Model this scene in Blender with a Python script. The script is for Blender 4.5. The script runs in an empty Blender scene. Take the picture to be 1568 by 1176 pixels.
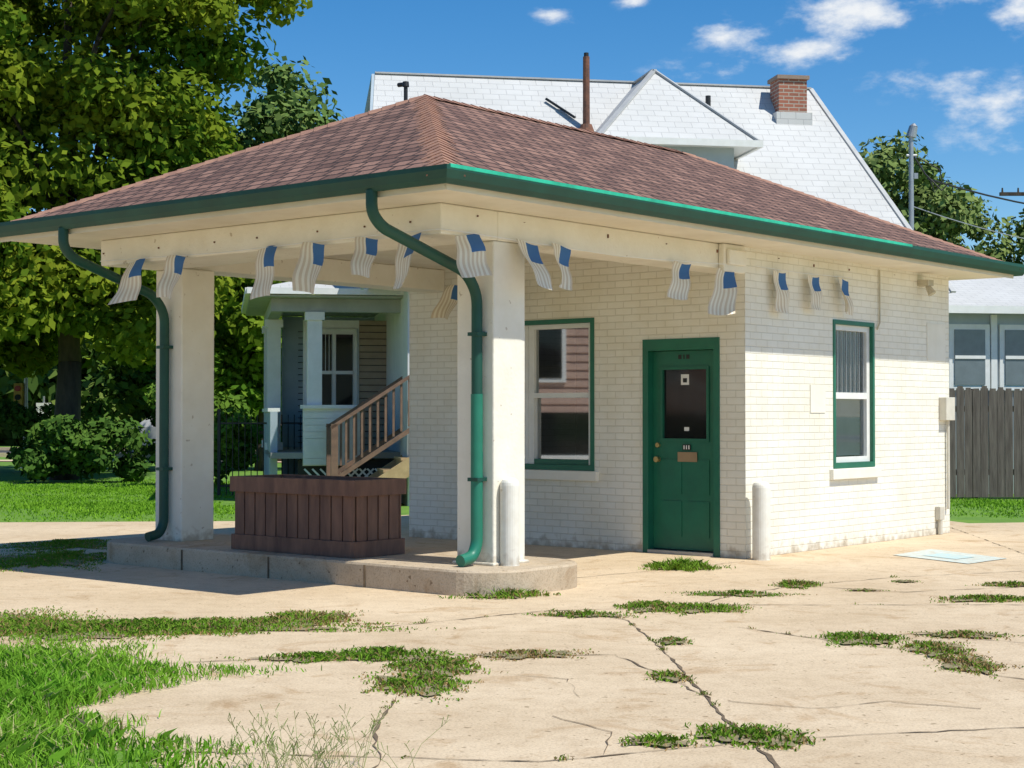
import bpy, math, random
import numpy as np
from mathutils import Vector, Matrix
random.seed(3)
scene=bpy.context.scene
# ---------------------------------------------------------------- helpers
def nodes_of(m):
    m.use_nodes=True
    nt=m.node_tree
    return nt, nt.nodes, nt.links
def mat(name,col,rough=.7,col2=None,scale=4.0,bump=0.0,bscale=30.0,metal=0.0,detail=3,stretch=None,basez=None):
    m=bpy.data.materials.new(name); nt,N,L=nodes_of(m)
    b=N['Principled BSDF']; b.inputs['Roughness'].default_value=rough; b.inputs['Metallic'].default_value=metal
    tc=N.new('ShaderNodeTexCoord'); src=tc.outputs['Object']
    if stretch:
        mp=N.new('ShaderNodeMapping'); mp.inputs['Scale'].default_value=stretch; L.new(src,mp.inputs['Vector']); src=mp.outputs['Vector']
    if col2 is None: col2=tuple(c*.82 for c in col)
    n=N.new('ShaderNodeTexNoise'); n.inputs['Scale'].default_value=scale; n.inputs['Detail'].default_value=detail; n.inputs['Roughness'].default_value=.65
    L.new(src,n.inputs['Vector'])
    r=N.new('ShaderNodeValToRGB'); r.color_ramp.elements[0].position=.32; r.color_ramp.elements[1].position=.68
    r.color_ramp.elements[0].color=(*col2,1); r.color_ramp.elements[1].color=(*col,1)
    L.new(n.outputs['Fac'],r.inputs['Fac']); out=r.outputs['Color']
    if basez is not None:
        # chips and flaked spots, plus grime in the first decimetres above basez
        sp=N.new('ShaderNodeSeparateXYZ'); L.new(tc.outputs['Object'],sp.inputs[0])
        nn=N.new('ShaderNodeTexNoise'); nn.inputs['Scale'].default_value=14; nn.inputs['Detail'].default_value=3; L.new(tc.outputs['Object'],nn.inputs['Vector'])
        a=N.new('ShaderNodeMath'); a.operation='MULTIPLY_ADD'; L.new(nn.outputs['Fac'],a.inputs[0]); a.inputs[1].default_value=-.4; L.new(sp.outputs[2],a.inputs[2])
        mr=N.new('ShaderNodeMapRange'); mr.inputs['From Min'].default_value=basez-.22; mr.inputs['From Max'].default_value=basez-.10; mr.inputs['To Min'].default_value=.7; mr.inputs['To Max'].default_value=0; L.new(a.outputs[0],mr.inputs['Value'])
        r5=N.new('ShaderNodeValToRGB'); r5.color_ramp.elements[0].position=.27; r5.color_ramp.elements[0].color=(.7,.7,.7,1); r5.color_ramp.elements[1].position=.30; r5.color_ramp.elements[1].color=(0,0,0,1); L.new(nn.outputs['Fac'],r5.inputs['Fac'])
        mxm=N.new('ShaderNodeMath'); mxm.operation='MAXIMUM'; L.new(mr.outputs[0],mxm.inputs[0]); L.new(r5.outputs[0],mxm.inputs[1])
        m3=N.new('ShaderNodeMixRGB'); L.new(mxm.outputs[0],m3.inputs[0]); L.new(out,m3.inputs[1]); m3.inputs[2].default_value=(.42,.34,.24,1); out=m3.outputs[0]
    L.new(out,b.inputs['Base Color'])
    if bump>0:
        n2=N.new('ShaderNodeTexNoise'); n2.inputs['Scale'].default_value=bscale; n2.inputs['Detail'].default_value=2
        L.new(src,n2.inputs['Vector'])
        bp=N.new('ShaderNodeBump'); bp.inputs['Strength'].default_value=bump; bp.inputs['Distance'].default_value=.01
        L.new(n2.outputs['Fac'],bp.inputs['Height']); L.new(bp.outputs['Normal'],b.inputs['Normal'])
    return m
def brickmat(name,c1,c2,cm,bw,rh,ms,bump=.5,dist=.004,rough=.75,dirt=None,offset=.5,dirtscale=1.3,smooth=.3,wob=(.012,.006),basedirt=False):
    m=bpy.data.materials.new(name); nt,N,L=nodes_of(m)
    b=N['Principled BSDF']; b.inputs['Roughness'].default_value=rough
    uv=N.new('ShaderNodeTexCoord')
    nz=N.new('ShaderNodeTexNoise'); nz.inputs['Scale'].default_value=6; nz.inputs['Detail'].default_value=1; L.new(uv.outputs['UV'],nz.inputs['Vector'])
    vm=N.new('ShaderNodeVectorMath'); vm.operation='MULTIPLY_ADD'
    L.new(nz.outputs['Color'],vm.inputs[0]); vm.inputs[1].default_value=(*wob,0); L.new(uv.outputs['UV'],vm.inputs[2])
    br=N.new('ShaderNodeTexBrick'); br.inputs['Scale'].default_value=1
    br.inputs['Color1'].default_value=(*c1,1); br.inputs['Color2'].default_value=(*c2,1); br.inputs['Mortar'].default_value=(*cm,1)
    br.inputs['Brick Width'].default_value=bw; br.inputs['Row Height'].default_value=rh; br.inputs['Mortar Size'].default_value=ms
    br.inputs['Mortar Smooth'].default_value=smooth; br.offset=offset
    L.new(vm.outputs[0],br.inputs['Vector'])
    col=br.outputs['Color']
    n=N.new('ShaderNodeTexNoise'); n.inputs['Scale'].default_value=dirtscale; n.inputs['Detail'].default_value=4; n.inputs['Roughness'].default_value=.7
    L.new(uv.outputs['Object'],n.inputs['Vector'])
    r=N.new('ShaderNodeValToRGB'); r.color_ramp.elements[0].position=.3; r.color_ramp.elements[1].position=.6
    d=dirt or (.8,.78,.74)
    r.color_ramp.elements[0].color=(*d,1); r.color_ramp.elements[1].color=(1,1,1,1)
    L.new(n.outputs['Fac'],r.inputs['Fac'])
    mx=N.new('ShaderNodeMixRGB'); mx.blend_type='MULTIPLY'; mx.inputs[0].default_value=1
    L.new(col,mx.inputs[1]); L.new(r.outputs['Color'],mx.inputs[2]); out=mx.outputs[0]
    if basedirt:   # grime and flaked paint close to the ground
        sp=N.new('ShaderNodeSeparateXYZ'); L.new(uv.outputs['Object'],sp.inputs[0])
        nn=N.new('ShaderNodeTexNoise'); nn.inputs['Scale'].default_value=9; nn.inputs['Detail'].default_value=3; L.new(uv.outputs['Object'],nn.inputs['Vector'])
        a=N.new('ShaderNodeMath'); a.operation='MULTIPLY_ADD'; L.new(nn.outputs['Fac'],a.inputs[0]); a.inputs[1].default_value=-.45; L.new(sp.outputs[2],a.inputs[2])
        mr=N.new('ShaderNodeMapRange'); mr.inputs['From Min'].default_value=-.26; mr.inputs['From Max'].default_value=-.12; mr.inputs['To Min'].default_value=.75; mr.inputs['To Max'].default_value=0; L.new(a.outputs[0],mr.inputs['Value'])
        m3=N.new('ShaderNodeMixRGB'); L.new(mr.outputs[0],m3.inputs[0]); L.new(out,m3.inputs[1]); m3.inputs[2].default_value=(.38,.30,.20,1); out=m3.outputs[0]
    L.new(out,b.inputs['Base Color'])
    inv=N.new('ShaderNodeMath'); inv.operation='SUBTRACT'; inv.inputs[0].default_value=1; L.new(br.outputs['Fac'],inv.inputs[1])
    n3=N.new('ShaderNodeTexNoise'); n3.inputs['Scale'].default_value=45; n3.inputs['Detail'].default_value=1; L.new(uv.outputs['Object'],n3.inputs['Vector'])
    ad=N.new('ShaderNodeMath'); ad.operation='MULTIPLY_ADD'; L.new(n3.outputs['Fac'],ad.inputs[0]); ad.inputs[1].default_value=.5; L.new(inv.outputs[0],ad.inputs[2])
    bp=N.new('ShaderNodeBump'); bp.inputs['Strength'].default_value=bump; bp.inputs['Distance'].default_value=dist
    L.new(ad.outputs[0],bp.inputs['Height']); L.new(bp.outputs['Normal'],b.inputs['Normal'])
    return m
class MB:
    def __init__(s): s.v=[];s.f=[];s.m=[]
    def face(s,pts,m=0):
        i=len(s.v); s.v+= [tuple(p) for p in pts]; s.f.append(tuple(range(i,i+len(pts)))); s.m.append(m)
    def box(s,x0,x1,y0,y1,z0,z1,m=0):
        i=len(s.v)
        s.v+=[(x0,y0,z0),(x1,y0,z0),(x1,y1,z0),(x0,y1,z0),(x0,y0,z1),(x1,y0,z1),(x1,y1,z1),(x0,y1,z1)]
        for q in ((0,3,2,1),(4,5,6,7),(0,1,5,4),(1,2,6,5),(2,3,7,6),(3,0,4,7)):
            s.f.append(tuple(i+k for k in q)); s.m.append(m)
    def cyl(s,p0,p1,r0,r1=None,n=12,m=0,caps=True):
        if r1 is None: r1=r0
        p0=Vector(p0);p1=Vector(p1);d=(p1-p0).normalized()
        a=d.orthogonal().normalized(); b=d.cross(a); i=len(s.v)
        for k in range(n):
            t=2*math.pi*k/n; o=a*math.cos(t)+b*math.sin(t)
            s.v.append(tuple(p0+o*r0)); s.v.append(tuple(p1+o*r1))
        for k in range(n):
            j=(k+1)%n
            s.f.append((i+2*k,i+2*j,i+2*j+1,i+2*k+1)); s.m.append(m)
        if caps:
            s.f.append(tuple(i+2*k for k in reversed(range(n)))); s.m.append(m)
            s.f.append(tuple(i+2*k+1 for k in range(n))); s.m.append(m)
    def beam(s,p0,p1,w,h,m=0):
        p0=Vector(p0);p1=Vector(p1);d=(p1-p0).normalized()
        up=Vector((0,0,1)) if abs(d.z)<.95 else Vector((0,1,0))
        a=d.cross(up).normalized()*w/2; b=a.cross(d).normalized()*h/2
        i=len(s.v)
        for p in (p0,p1):
            for q in (-a-b,a-b,a+b,-a+b): s.v.append(tuple(p+q))
        for q in ((3,2,1,0),(4,5,6,7),(0,1,5,4),(1,2,6,5),(2,3,7,6),(3,0,4,7)):
            s.f.append(tuple(i+k for k in q)); s.m.append(m)
    def build(s,name,mats,parent=None,smooth=False,bevel=0,loc=None,rotz=0):
        me=bpy.data.meshes.new(name); me.from_pydata(s.v,[],s.f); me.update()
        for mm in (mats if isinstance(mats,(list,tuple)) else [mats]): me.materials.append(mm)
        me.polygons.foreach_set('material_index',s.m)
        uvl=me.uv_layers.new(name='UVMap')
        for p in me.polygons:
            n=p.normal
            if abs(n.z)>.98: h=Vector((1,0,0)); t=Vector((0,1,0))
            else:
                h=Vector((0,0,1)).cross(n).normalized(); t=n.cross(h)
            for li in p.loop_indices:
                c=me.vertices[me.loops[li].vertex_index].co
                uvl.data[li].uv=(c.dot(h),c.dot(t))
        if smooth: me.polygons.foreach_set('use_smooth',[True]*len(me.polygons))
        o=bpy.data.objects.new(name,me); scene.collection.objects.link(o)
        if parent: o.parent=parent
        if loc: o.location=loc
        o.rotation_euler[2]=rotz
        if bevel:
            bv=o.modifiers.new('bevel','BEVEL'); bv.width=bevel; bv.segments=2; bv.limit_method='ANGLE'
        return o
def empty(name,loc=(0,0,0),rotz=0):
    e=bpy.data.objects.new(name,None); scene.collection.objects.link(e); e.location=loc; e.rotation_euler[2]=rotz; return e
def tube(name,pts,r,m,parent=None,loc=None,rotz=0,res=3,square=False):
    cu=bpy.data.curves.new(name,'CURVE'); cu.dimensions='3D'; cu.bevel_depth=r; cu.bevel_resolution=res; cu.use_fill_caps=True
    sp=cu.splines.new('POLY'); sp.points.add(len(pts)-1)
    for i,p in enumerate(pts): sp.points[i].co=(*p,1)
    cu.materials.append(m)
    o=bpy.data.objects.new(name,cu); scene.collection.objects.link(o)
    if parent: o.parent=parent
    if loc: o.location=loc
    o.rotation_euler[2]=rotz
    return o
def smoothpath(pts,rad=.12,n=5):
    out=[Vector(pts[0])]
    for i in range(1,len(pts)-1):
        a,b,c=Vector(pts[i-1]),Vector(pts[i]),Vector(pts[i+1])
        r=min(rad,(a-b).length*.45,(c-b).length*.45)
        p=b+(a-b).normalized()*r; q=b+(c-b).normalized()*r
        for k in range(n+1):
            t=k/n; out.append(p*(1-t)**2+b*2*t*(1-t)+q*t*t)
    out.append(Vector(pts[-1])); return out
# ---------------------------------------------------------------- materials
M_wall=brickmat('painted_brick',(.84,.825,.74),(.81,.79,.705),(.70,.675,.58),.215,.074,.006,bump=.6,dist=.007,dirt=(.91,.88,.81),dirtscale=1.1,basedirt=True,smooth=.6)
M_paint=mat('cream_paint',(.84,.81,.71),.6,(.78,.74,.63),2.5,bump=.15,bscale=25)
M_colpaint=mat('column_paint',(.84,.81,.71),.6,(.77,.73,.62),3,bump=.3,bscale=30,basez=.2)
M_white=mat('white_paint',(.80,.80,.77),.5,(.72,.72,.68),5)
M_soffit=mat('soffit_paint',(.80,.75,.63),.7,(.71,.65,.52),2)
M_green=mat('green_paint',(.012,.15,.085),.42,(.010,.12,.07),4)
M_gutter=mat('green_gutter',(.005,.075,.05),.55,(.004,.055,.038),3)
M_teal=mat('sunlit_teal_highlight',(.03,.52,.32),.45,(.02,.33,.2),6)  # gutter green brightened in its colour to show a sunlit edge
M_shingle=brickmat('brown_shingles',(.31,.17,.125),(.155,.08,.06),(.045,.025,.02),.19,.145,.016,bump=1.0,dist=.014,rough=.95,dirt=(.68,.66,.64),dirtscale=3.0,smooth=.05,wob=(.05,.02))
M_cap=mat('hip_cap_shingles',(.40,.215,.14),.95,(.27,.14,.10),9,bump=.6,bscale=60)
M_wshingle=brickmat('white_shingles',(.565,.56,.545),(.54,.535,.52),(.41,.405,.40),.30,.17,.007,bump=.5,dist=.008,rough=.7,dirt=(.89,.89,.88),dirtscale=.5)
M_ridge=mat('ridge_metal',(.47,.47,.46),.6)
def glass(name,ior,tint):
    g=bpy.data.materials.new(name)
    nt,N,L=nodes_of(g); N.remove(N['Principled BSDF'])
    gl=N.new('ShaderNodeBsdfGlossy'); gl.inputs['Roughness'].default_value=.02; gl.inputs['Color'].default_value=(.95,.98,.98,1)
    tr=N.new('ShaderNodeBsdfTransparent'); tr.inputs['Color'].default_value=(*tint,1)
    ms=N.new('ShaderNodeMixShader'); fr=N.new('ShaderNodeFresnel'); fr.inputs['IOR'].default_value=ior
    L.new(fr.outputs[0],ms.inputs[0]); L.new(tr.outputs[0],ms.inputs[1]); L.new(gl.outputs[0],ms.inputs[2]); L.new(ms.outputs[0],N['Material Output'].inputs[0]); return g
M_glass=glass('window_glass',4.2,(.4,.44,.43)); M_clear=glass('clear_window_glass',1.5,(.85,.88,.87))
M_dark=mat('dark_interior',(.03,.03,.028),.8)
M_darkglass=mat('dark_glass',(.012,.014,.014),.06)
M_brown=mat('brown_stained_wood',(.22,.115,.075),.75,(.12,.062,.045),9,bump=.3,bscale=30,stretch=(1,1,.25))
M_stair=mat('stair_wood',(.50,.36,.19),.7,(.38,.26,.13),6)
M_fence=mat('weathered_fence_wood',(.16,.135,.115),.9,(.08,.064,.055),5,bump=.5,bscale=20,stretch=(3,3,.3))
M_iron=mat('black_iron',(.015,.015,.015),.5)
M_bark=mat('bark',(.085,.065,.045),.95,(.035,.026,.02),6,bump=.8,bscale=14,stretch=(1,1,.3))
M_siding=mat('white_siding',(.70,.71,.70),.6,(.62,.64,.64),3)
M_blue=mat('bluegrey_siding',(.40,.47,.52),.6,(.34,.41,.46),3)
M_redsiding=mat('pink_siding',(.56,.38,.30),.7,(.48,.31,.24),3)
M_tan=mat('tan_siding',(.42,.33,.23),.7,(.34,.26,.18),3)
M_steel=mat('galvanised_steel',(.42,.43,.44),.45,metal=.6)
M_rust=mat('rusty_steel',(.22,.09,.05),.8,(.10,.05,.035),12)
M_redbrick=brickmat('chimney_brick',(.36,.12,.07),(.28,.10,.06),(.4,.36,.3),.2,.07,.01)
M_brass=mat('brass',(.55,.42,.18),.3,metal=.8)
M_beige=mat('beige_metal',(.55,.50,.38),.5)

def concrete(name,a,b2):
    m=bpy.data.materials.new(name); nt,N,L=nodes_of(m); b=N['Principled BSDF']; b.inputs['Roughness'].default_value=.85
    tc=N.new('ShaderNodeTexCoord')
    def noise(s,d=4,r=.65,dist=0):
        n=N.new('ShaderNodeTexNoise'); n.inputs['Scale'].default_value=s; n.inputs['Detail'].default_value=d; n.inputs['Roughness'].default_value=r; n.inputs['Distortion'].default_value=dist
        L.new(tc.outputs['Object'],n.inputs['Vector']); return n
    n1=noise(.55); r1=N.new('ShaderNodeValToRGB')
    e=r1.color_ramp.elements; e[0].position=.3; e[0].color=(*a,1); e[1].position=.66; e[1].color=(*b2,1)
    L.new(n1.outputs['Fac'],r1.inputs['Fac'])
    prev=r1.outputs[0]
    for sc,d,rg,p0,p1,c,am,ds in ((6,6,.75,.28,.55,(.72,.68,.63),.6,0),(70,1,.6,.3,.5,(.70,.68,.66),.7,0),(1.6,5,.7,.32,.45,(.72,.62,.50),.8,1.2),(22,1,.5,.24,.31,(.40,.35,.28),.9,0)):
        n2=noise(sc,d,rg,ds); r2=N.new('ShaderNodeValToRGB'); e=r2.color_ramp.elements; e[0].position=p0; e[0].color=(*c,1); e[1].position=p1; e[1].color=(1,1,1,1)
        L.new(n2.outputs['Fac'],r2.inputs['Fac'])
        mx=N.new('ShaderNodeMixRGB'); mx.blend_type='MULTIPLY'; mx.inputs[0].default_value=am; L.new(prev,mx.inputs[1]); L.new(r2.outputs[0],mx.inputs[2]); prev=mx.outputs[0]
    L.new(prev,b.inputs['Base Color'])
    bp=N.new('ShaderNodeBump'); bp.inputs['Strength'].default_value=.5; bp.inputs['Distance'].default_value=.008
    n3=noise(35,2); L.new(n3.outputs['Fac'],bp.inputs['Height']); L.new(bp.outputs[0],b.inputs['Normal'])
    return m
M_conc=concrete('concrete',(.58,.44,.28),(.71,.56,.38))
M_kerb=concrete('island_concrete',(.45,.36,.25),(.57,.46,.33))
M_crack=mat('joint_dirt',(.20,.14,.085),.95,(.10,.07,.04),8)
M_soil=mat('soil',(.34,.26,.15),.95,(.18,.16,.07),14,bump=.6)
M_grassg=mat('lawn',(.15,.28,.025),.9,(.09,.20,.02),1.3,bump=1.0,bscale=18)
M_asph=mat('asphalt',(.06,.06,.06),.9,(.045,.045,.045),6)

def leafmat(name,trans=.3):
    m=bpy.data.materials.new(name); nt,N,L=nodes_of(m); N.remove(N['Principled BSDF'])
    a=N.new('ShaderNodeAttribute'); a.attribute_name='Col'
    d=N.new('ShaderNodeBsdfDiffuse'); t=N.new('ShaderNodeBsdfTranslucent'); x=N.new('ShaderNodeMixShader'); x.inputs[0].default_value=trans
    L.new(a.outputs['Color'],d.inputs['Color']); L.new(a.outputs['Color'],t.inputs['Color'])
    L.new(d.outputs[0],x.inputs[1]); L.new(t.outputs[0],x.inputs[2]); L.new(x.outputs[0],N['Material Output'].inputs[0])
    return m
def plainleaf(name):
    m=bpy.data.materials.new(name); nt,N,L=nodes_of(m); N.remove(N['Principled BSDF'])
    a=N.new('ShaderNodeAttribute'); a.attribute_name='Col'; d=N.new('ShaderNodeBsdfDiffuse')
    L.new(a.outputs['Color'],d.inputs['Color']); L.new(d.outputs[0],N['Material Output'].inputs[0]); return m
M_leaf=leafmat('leaves',.35); M_blade=plainleaf('grass_blades'); M_farleaf=plainleaf('distant_leaves')
def colmesh(name,V,F,C,m,parent=None):
    me=bpy.data.meshes.new(name); me.from_pydata(V.tolist(),[],F.tolist()); me.update()
    ca=me.color_attributes.new('Col','FLOAT_COLOR','POINT'); CC=np.ones((len(V),4)); CC[:,:3]=C; ca.data.foreach_set('color',CC.ravel().astype(np.float32))
    me.materials.append(m); o=bpy.data.objects.new(name,me); scene.collection.objects.link(o)
    if parent: o.parent=parent
    return o
rng=np.random.default_rng(11)
def unit(a): return a/np.maximum(np.linalg.norm(a,axis=1,keepdims=True),1e-6)
def leaves(cl,rad,nper,size,cA,cB,dark=None):
    K=len(cl); n=K*nper
    ci=np.repeat(np.arange(K),nper)
    d=unit(rng.normal(size=(n,3))); rr=rng.random(n)**.45
    p=cl[ci]+d*(rr*rad[ci])[:,None]*np.array([1,1,.75])
    nor=unit(d*.7+rng.normal(size=(n,3))*.6+np.array([.15,-.15,.45]))
    t=unit(np.cross(nor,rng.normal(size=(n,3)))); b=np.cross(nor,t)
    s=size*(.6+.8*rng.random(n))[:,None]
    V=np.stack([p-t*s,p-b*s*.6,p+t*s,p+b*s*.6],1).reshape(-1,3)
    F=np.arange(n*4).reshape(-1,4)
    f=np.clip(rng.random(K)[ci]*.7+rng.random(n)*.5-.1,0,1)[:,None]
    c=np.array(cA)*(1-f)+np.array(cB)*f
    c=np.repeat(c,4,0)
    return V,F,c
def tree(name,loc,H,crown,nclump,crad,nper,size,cA,cB,trunk_r=.3,seed=0,limbs=14,m=None,extra=None):
    """crown=(rx,ry,rz,zc)"""
    global rng
    rng=np.random.default_rng(seed)
    e=empty(name,loc)
    rx,ry,rz,zc=crown
    d=unit(rng.normal(size=(nclump,3))); 
    lob=1+.18*np.sin(d[:,0]*4+seed)+.15*np.cos(d[:,2]*5+seed*2)+.12*np.sin(d[:,1]*6)
    rr=(.45+.6*rng.random(nclump)**.7)*lob
    c=d*rr[:,None]*np.array([rx,ry,rz])+np.array([0,0,zc])
    if extra is not None: c=np.concatenate([c,np.array(extra)]); nclump=len(c)
    c=c[c[:,2]>2.7] if H>10 else c; nclump=len(c)
    rad=crad*(.55+.8*rng.random(nclump))
    V,F,C=leaves(c,rad,nper,size,cA,cB)
    colmesh('crown',V,F,C,m or M_leaf,e)
    mb=MB(); top=Vector((0,0,zc))
    pts=[Vector((0,0,-.1)),Vector((.1,.05,zc*.3)),Vector((-.05,.1,zc*.6)),Vector((.05,0,zc+rz*.5))]
    rs=[trunk_r*1.25,trunk_r*.95,trunk_r*.7,trunk_r*.2]
    for i in range(3): mb.cyl(pts[i],pts[i+1],rs[i],rs[i+1],10)
    idx=rng.choice(nclump,min(limbs,nclump),replace=False)
    for k in idx:
        tgt=Vector(c[k]); st=pts[1].lerp(pts[3],random.random()*.6)
        mid=st.lerp(tgt,.5)+Vector((0,0,.4))
        mb.cyl(st,mid,trunk_r*.32,trunk_r*.2,7); mb.cyl(mid,tgt,trunk_r*.2,trunk_r*.06,6)
    mb.build('trunk',M_bark,e,smooth=True)
    return e
def edge(a,cx,cy): return 1+.25*np.sin(2*a+cx*5)+.20*np.sin(5*a+cy*3)+.15*np.sin(9*a+cx)+.10*np.sin(17*a+cy*7)
def blades(name,patches,dens,h,w,cA,cB,lean=.6,seed=5,z0=0.0,feather=0.0,brown=None):
    """patches: list (cx,cy,rx,ry,hmul)"""
    g=np.random.default_rng(seed); P=[];Hm=[];Gn=[]
    for q in patches:
        cx,cy,rx,ry,hm=q[:5]; n=int(dens*math.pi*rx*ry)
        a=g.random(n)*2*np.pi; r=np.sqrt(g.random(n))*edge(a,cx,cy)*(1+feather*np.abs(g.normal(size=n)))
        x=cx+np.cos(a)*r*rx; y=cy+np.sin(a)*r*ry
        keep=g.random(n)< (.62+.38*np.sin(x*11+np.sin(y*9)*2)*np.cos(y*10+x*4))+.2*(r<.5)
        x=x[keep];y=y[keep];r=r[keep]
        P.append(np.stack([x,y,np.full_like(x,z0)],1)); Hm.append(hm*(1.15-.7*np.clip(r,0,1.2))); Gn.append(np.full(len(x),q[5] if len(q)>5 else .5))
    P=np.concatenate(P);Hm=np.concatenate(Hm);Gn=np.concatenate(Gn);n=len(P)
    a=g.random(n)*2*np.pi; t=np.stack([np.cos(a),np.sin(a),np.zeros(n)],1)
    a2=g.random(n)*2*np.pi; ln=np.stack([np.cos(a2),np.sin(a2),np.zeros(n)],1)*(g.random(n)*lean)[:,None]
    hh=(h*Hm*(.4+.9*g.random(n)))[:,None]; ww=(w*(.6+.7*g.random(n)))[:,None]
    up=np.array([0,0,1.])
    mid=P+(up*.6+ln*.35)*hh; tip=P+(up*.85+ln)*hh
    V=np.stack([P-t*ww*.5,P+t*ww*.5,mid+t*ww*.4,tip,mid-t*ww*.4],1).reshape(-1,3)
    F=np.arange(n*5).reshape(-1,5)
    f=g.random(n)[:,None]; gl=(.5+.5*np.sin(P[:,0]*2.3+1)*np.cos(P[:,1]*1.9))[:,None]
    f=np.clip(f*.6+gl*.4,0,1)
    c=np.array(cA)*(1-f)+np.array(cB)*f
    if brown is not None:
        k=(g.random(n)<Gn*(.35+.65*gl[:,0]))[:,None]; c=np.where(k,np.array(brown)*(.7+.5*g.random(n))[:,None],c)
    return colmesh(name,V,F,np.repeat(c,5,0),M_blade)

# ---------------------------------------------------------------- world, sun
Ldir=Vector((-1.6,1.15,-3.0)).normalized()
S=-Ldir; elev=math.asin(S.z); az=math.atan2(S.x,S.y)
w=bpy.data.worlds.new('World'); scene.world=w; w.use_nodes=True
nt=w.node_tree;N=nt.nodes;L=nt.links
bg=N['Background']; bg.inputs['Strength'].default_value=.14
sky=N.new('ShaderNodeTexSky'); sky.sky_type='NISHITA'; sky.sun_disc=False; sky.sun_elevation=elev; sky.sun_rotation=az
sky.air_density=1.0; sky.dust_density=.2; sky.ozone_density=3.0; sky.altitude=900
hs=N.new('ShaderNodeHueSaturation'); hs.inputs['Saturation'].default_value=1.38; hs.inputs['Value'].default_value=.93
L.new(sky.outputs[0],hs.inputs['Color'])
tc=N.new('ShaderNodeTexCoord'); sx=N.new('ShaderNodeSeparateXYZ'); L.new(tc.outputs['Generated'],sx.inputs[0])
def mth(op,a,b=None,c=None):
    n=N.new('ShaderNodeMath'); n.operation=op
    for i,q in enumerate((a,b,c)):
        if q is None: continue
        if isinstance(q,(int,float)): n.inputs[i].default_value=q
        else: L.new(q,n.inputs[i])
    return n.outputs[0]
A=mth('ARCTAN2',sx.outputs[0],sx.outputs[1]); E=mth('ARCSINE',sx.outputs[2])
cb=N.new('ShaderNodeCombineXYZ'); L.new(A,cb.inputs[0]); L.new(mth('MULTIPLY',E,1.9),cb.inputs[1])
cn=N.new('ShaderNodeTexNoise'); cn.inputs['Scale'].default_value=44; cn.inputs['Detail'].default_value=5; cn.inputs['Roughness'].default_value=.6; L.new(cb.outputs[0],cn.inputs['Vector'])
clouds=[(.206,.236,.030,.012,1.25),(.130,.228,.022,.008,.85),(.178,.216,.026,.007,1.0),(.285,.181,.030,.016,.8),(.026,.240,.011,.005,1.0),
 (.074,.248,.010,.004,.9),(.268,.244,.018,.006,.8),(.305,.232,.018,.013,.95),(.12,.207,.05,.008,.40),(.24,.195,.035,.009,.40),(.30,.158,.05,.008,.40),
 (.55,.25,.12,.03,.9)]
tot=None
for a,e,wa,we,am in clouds:
    dx=mth('MULTIPLY',mth('SUBTRACT',A,a),1/wa); dy=mth('MULTIPLY',mth('SUBTRACT',E,e),1/we)
    r2=mth('ADD',mth('MULTIPLY',dx,dx),mth('MULTIPLY',dy,dy))
    g=mth('MULTIPLY',mth('EXPONENT',mth('MULTIPLY',r2,-1)),am)
    tot=g if tot is None else mth('ADD',tot,g)
den=mth('ADD',tot,mth('MULTIPLY',mth('SUBTRACT',cn.outputs['Fac'],.52),1.9))
mr=N.new('ShaderNodeMapRange'); mr.interpolation_type='SMOOTHSTEP'; mr.inputs['From Min'].default_value=.15; mr.inputs['From Max'].default_value=1.25; L.new(den,mr.inputs['Value'])
fac=mth('MULTIPLY',mr.outputs[0],mth('MINIMUM',mth('MULTIPLY',tot,3),1))
mx=N.new('ShaderNodeMixRGB'); L.new(fac,mx.inputs[0]); L.new(hs.outputs[0],mx.inputs[1]); mx.inputs[2].default_value=(6.3,6.5,6.7,1)
L.new(mx.outputs[0],bg.inputs['Color'])
sl=bpy.data.lights.new('sun','SUN'); sl.energy=5.0; sl.angle=math.radians(.5); sl.color=(1,.97,.88)
so=bpy.data.objects.new('sun',sl); scene.collection.objects.link(so); so.rotation_euler=Ldir.to_track_quat('-Z','Y').to_euler()
cd=bpy.data.cameras.new('camera'); cam=bpy.data.objects.new('camera',cd); scene.collection.objects.link(cam); scene.camera=cam
cam.location=(0,0,1.45); cam.rotation_euler=(math.radians(91.07),0,0); cd.lens=57.6; cd.sensor_width=36; cd.clip_end=2000
scene.view_settings.view_transform='Standard'; scene.view_settings.look='None'; scene.view_settings.exposure=0

# ---------------------------------------------------------------- ground
mb=MB(); mb.face([(-900,-300,-.02),(900,-300,-.02),(900,1500,-.02),(-900,1500,-.02)]); mb.build('ground',M_grassg)
mb=MB(); mb.face([(-40,-12,0),(30,-12,0),(30,23.5,0),(12,23.2,0),(6.1,21.9,0),(5.4,24.5,0),(-.5,24.5,0),(-3.2,22.4,0),(-8.0,22.0,0),(-14,22.6,0),(-40,23,0)]); mb.build('concrete_pavement',M_conc)
R=math.radians(-8)
mb=MB(); mb.box(-120,120,-4.5,4.5,-.05,.0,0); mb.box(-120,120,-4.75,-4.5,-.05,.12,1); mb.box(-120,120,4.5,4.75,-.05,.12,1); mb.box(-120,120,-.08,.08,-.01,.006,2)
mb.build('street',[M_asph,M_conc,mat('road_paint_yellow',(.6,.45,.08),.7)],loc=(-20,62,.0),rotz=R)
mb=MB(); mb.face([(-40,-.8,0),(40,-.8,0),(40,.8,0),(-40,.8,0)]); mb.build('sidewalk',M_conc,loc=(-32,54,.004),rotz=R)
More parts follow.
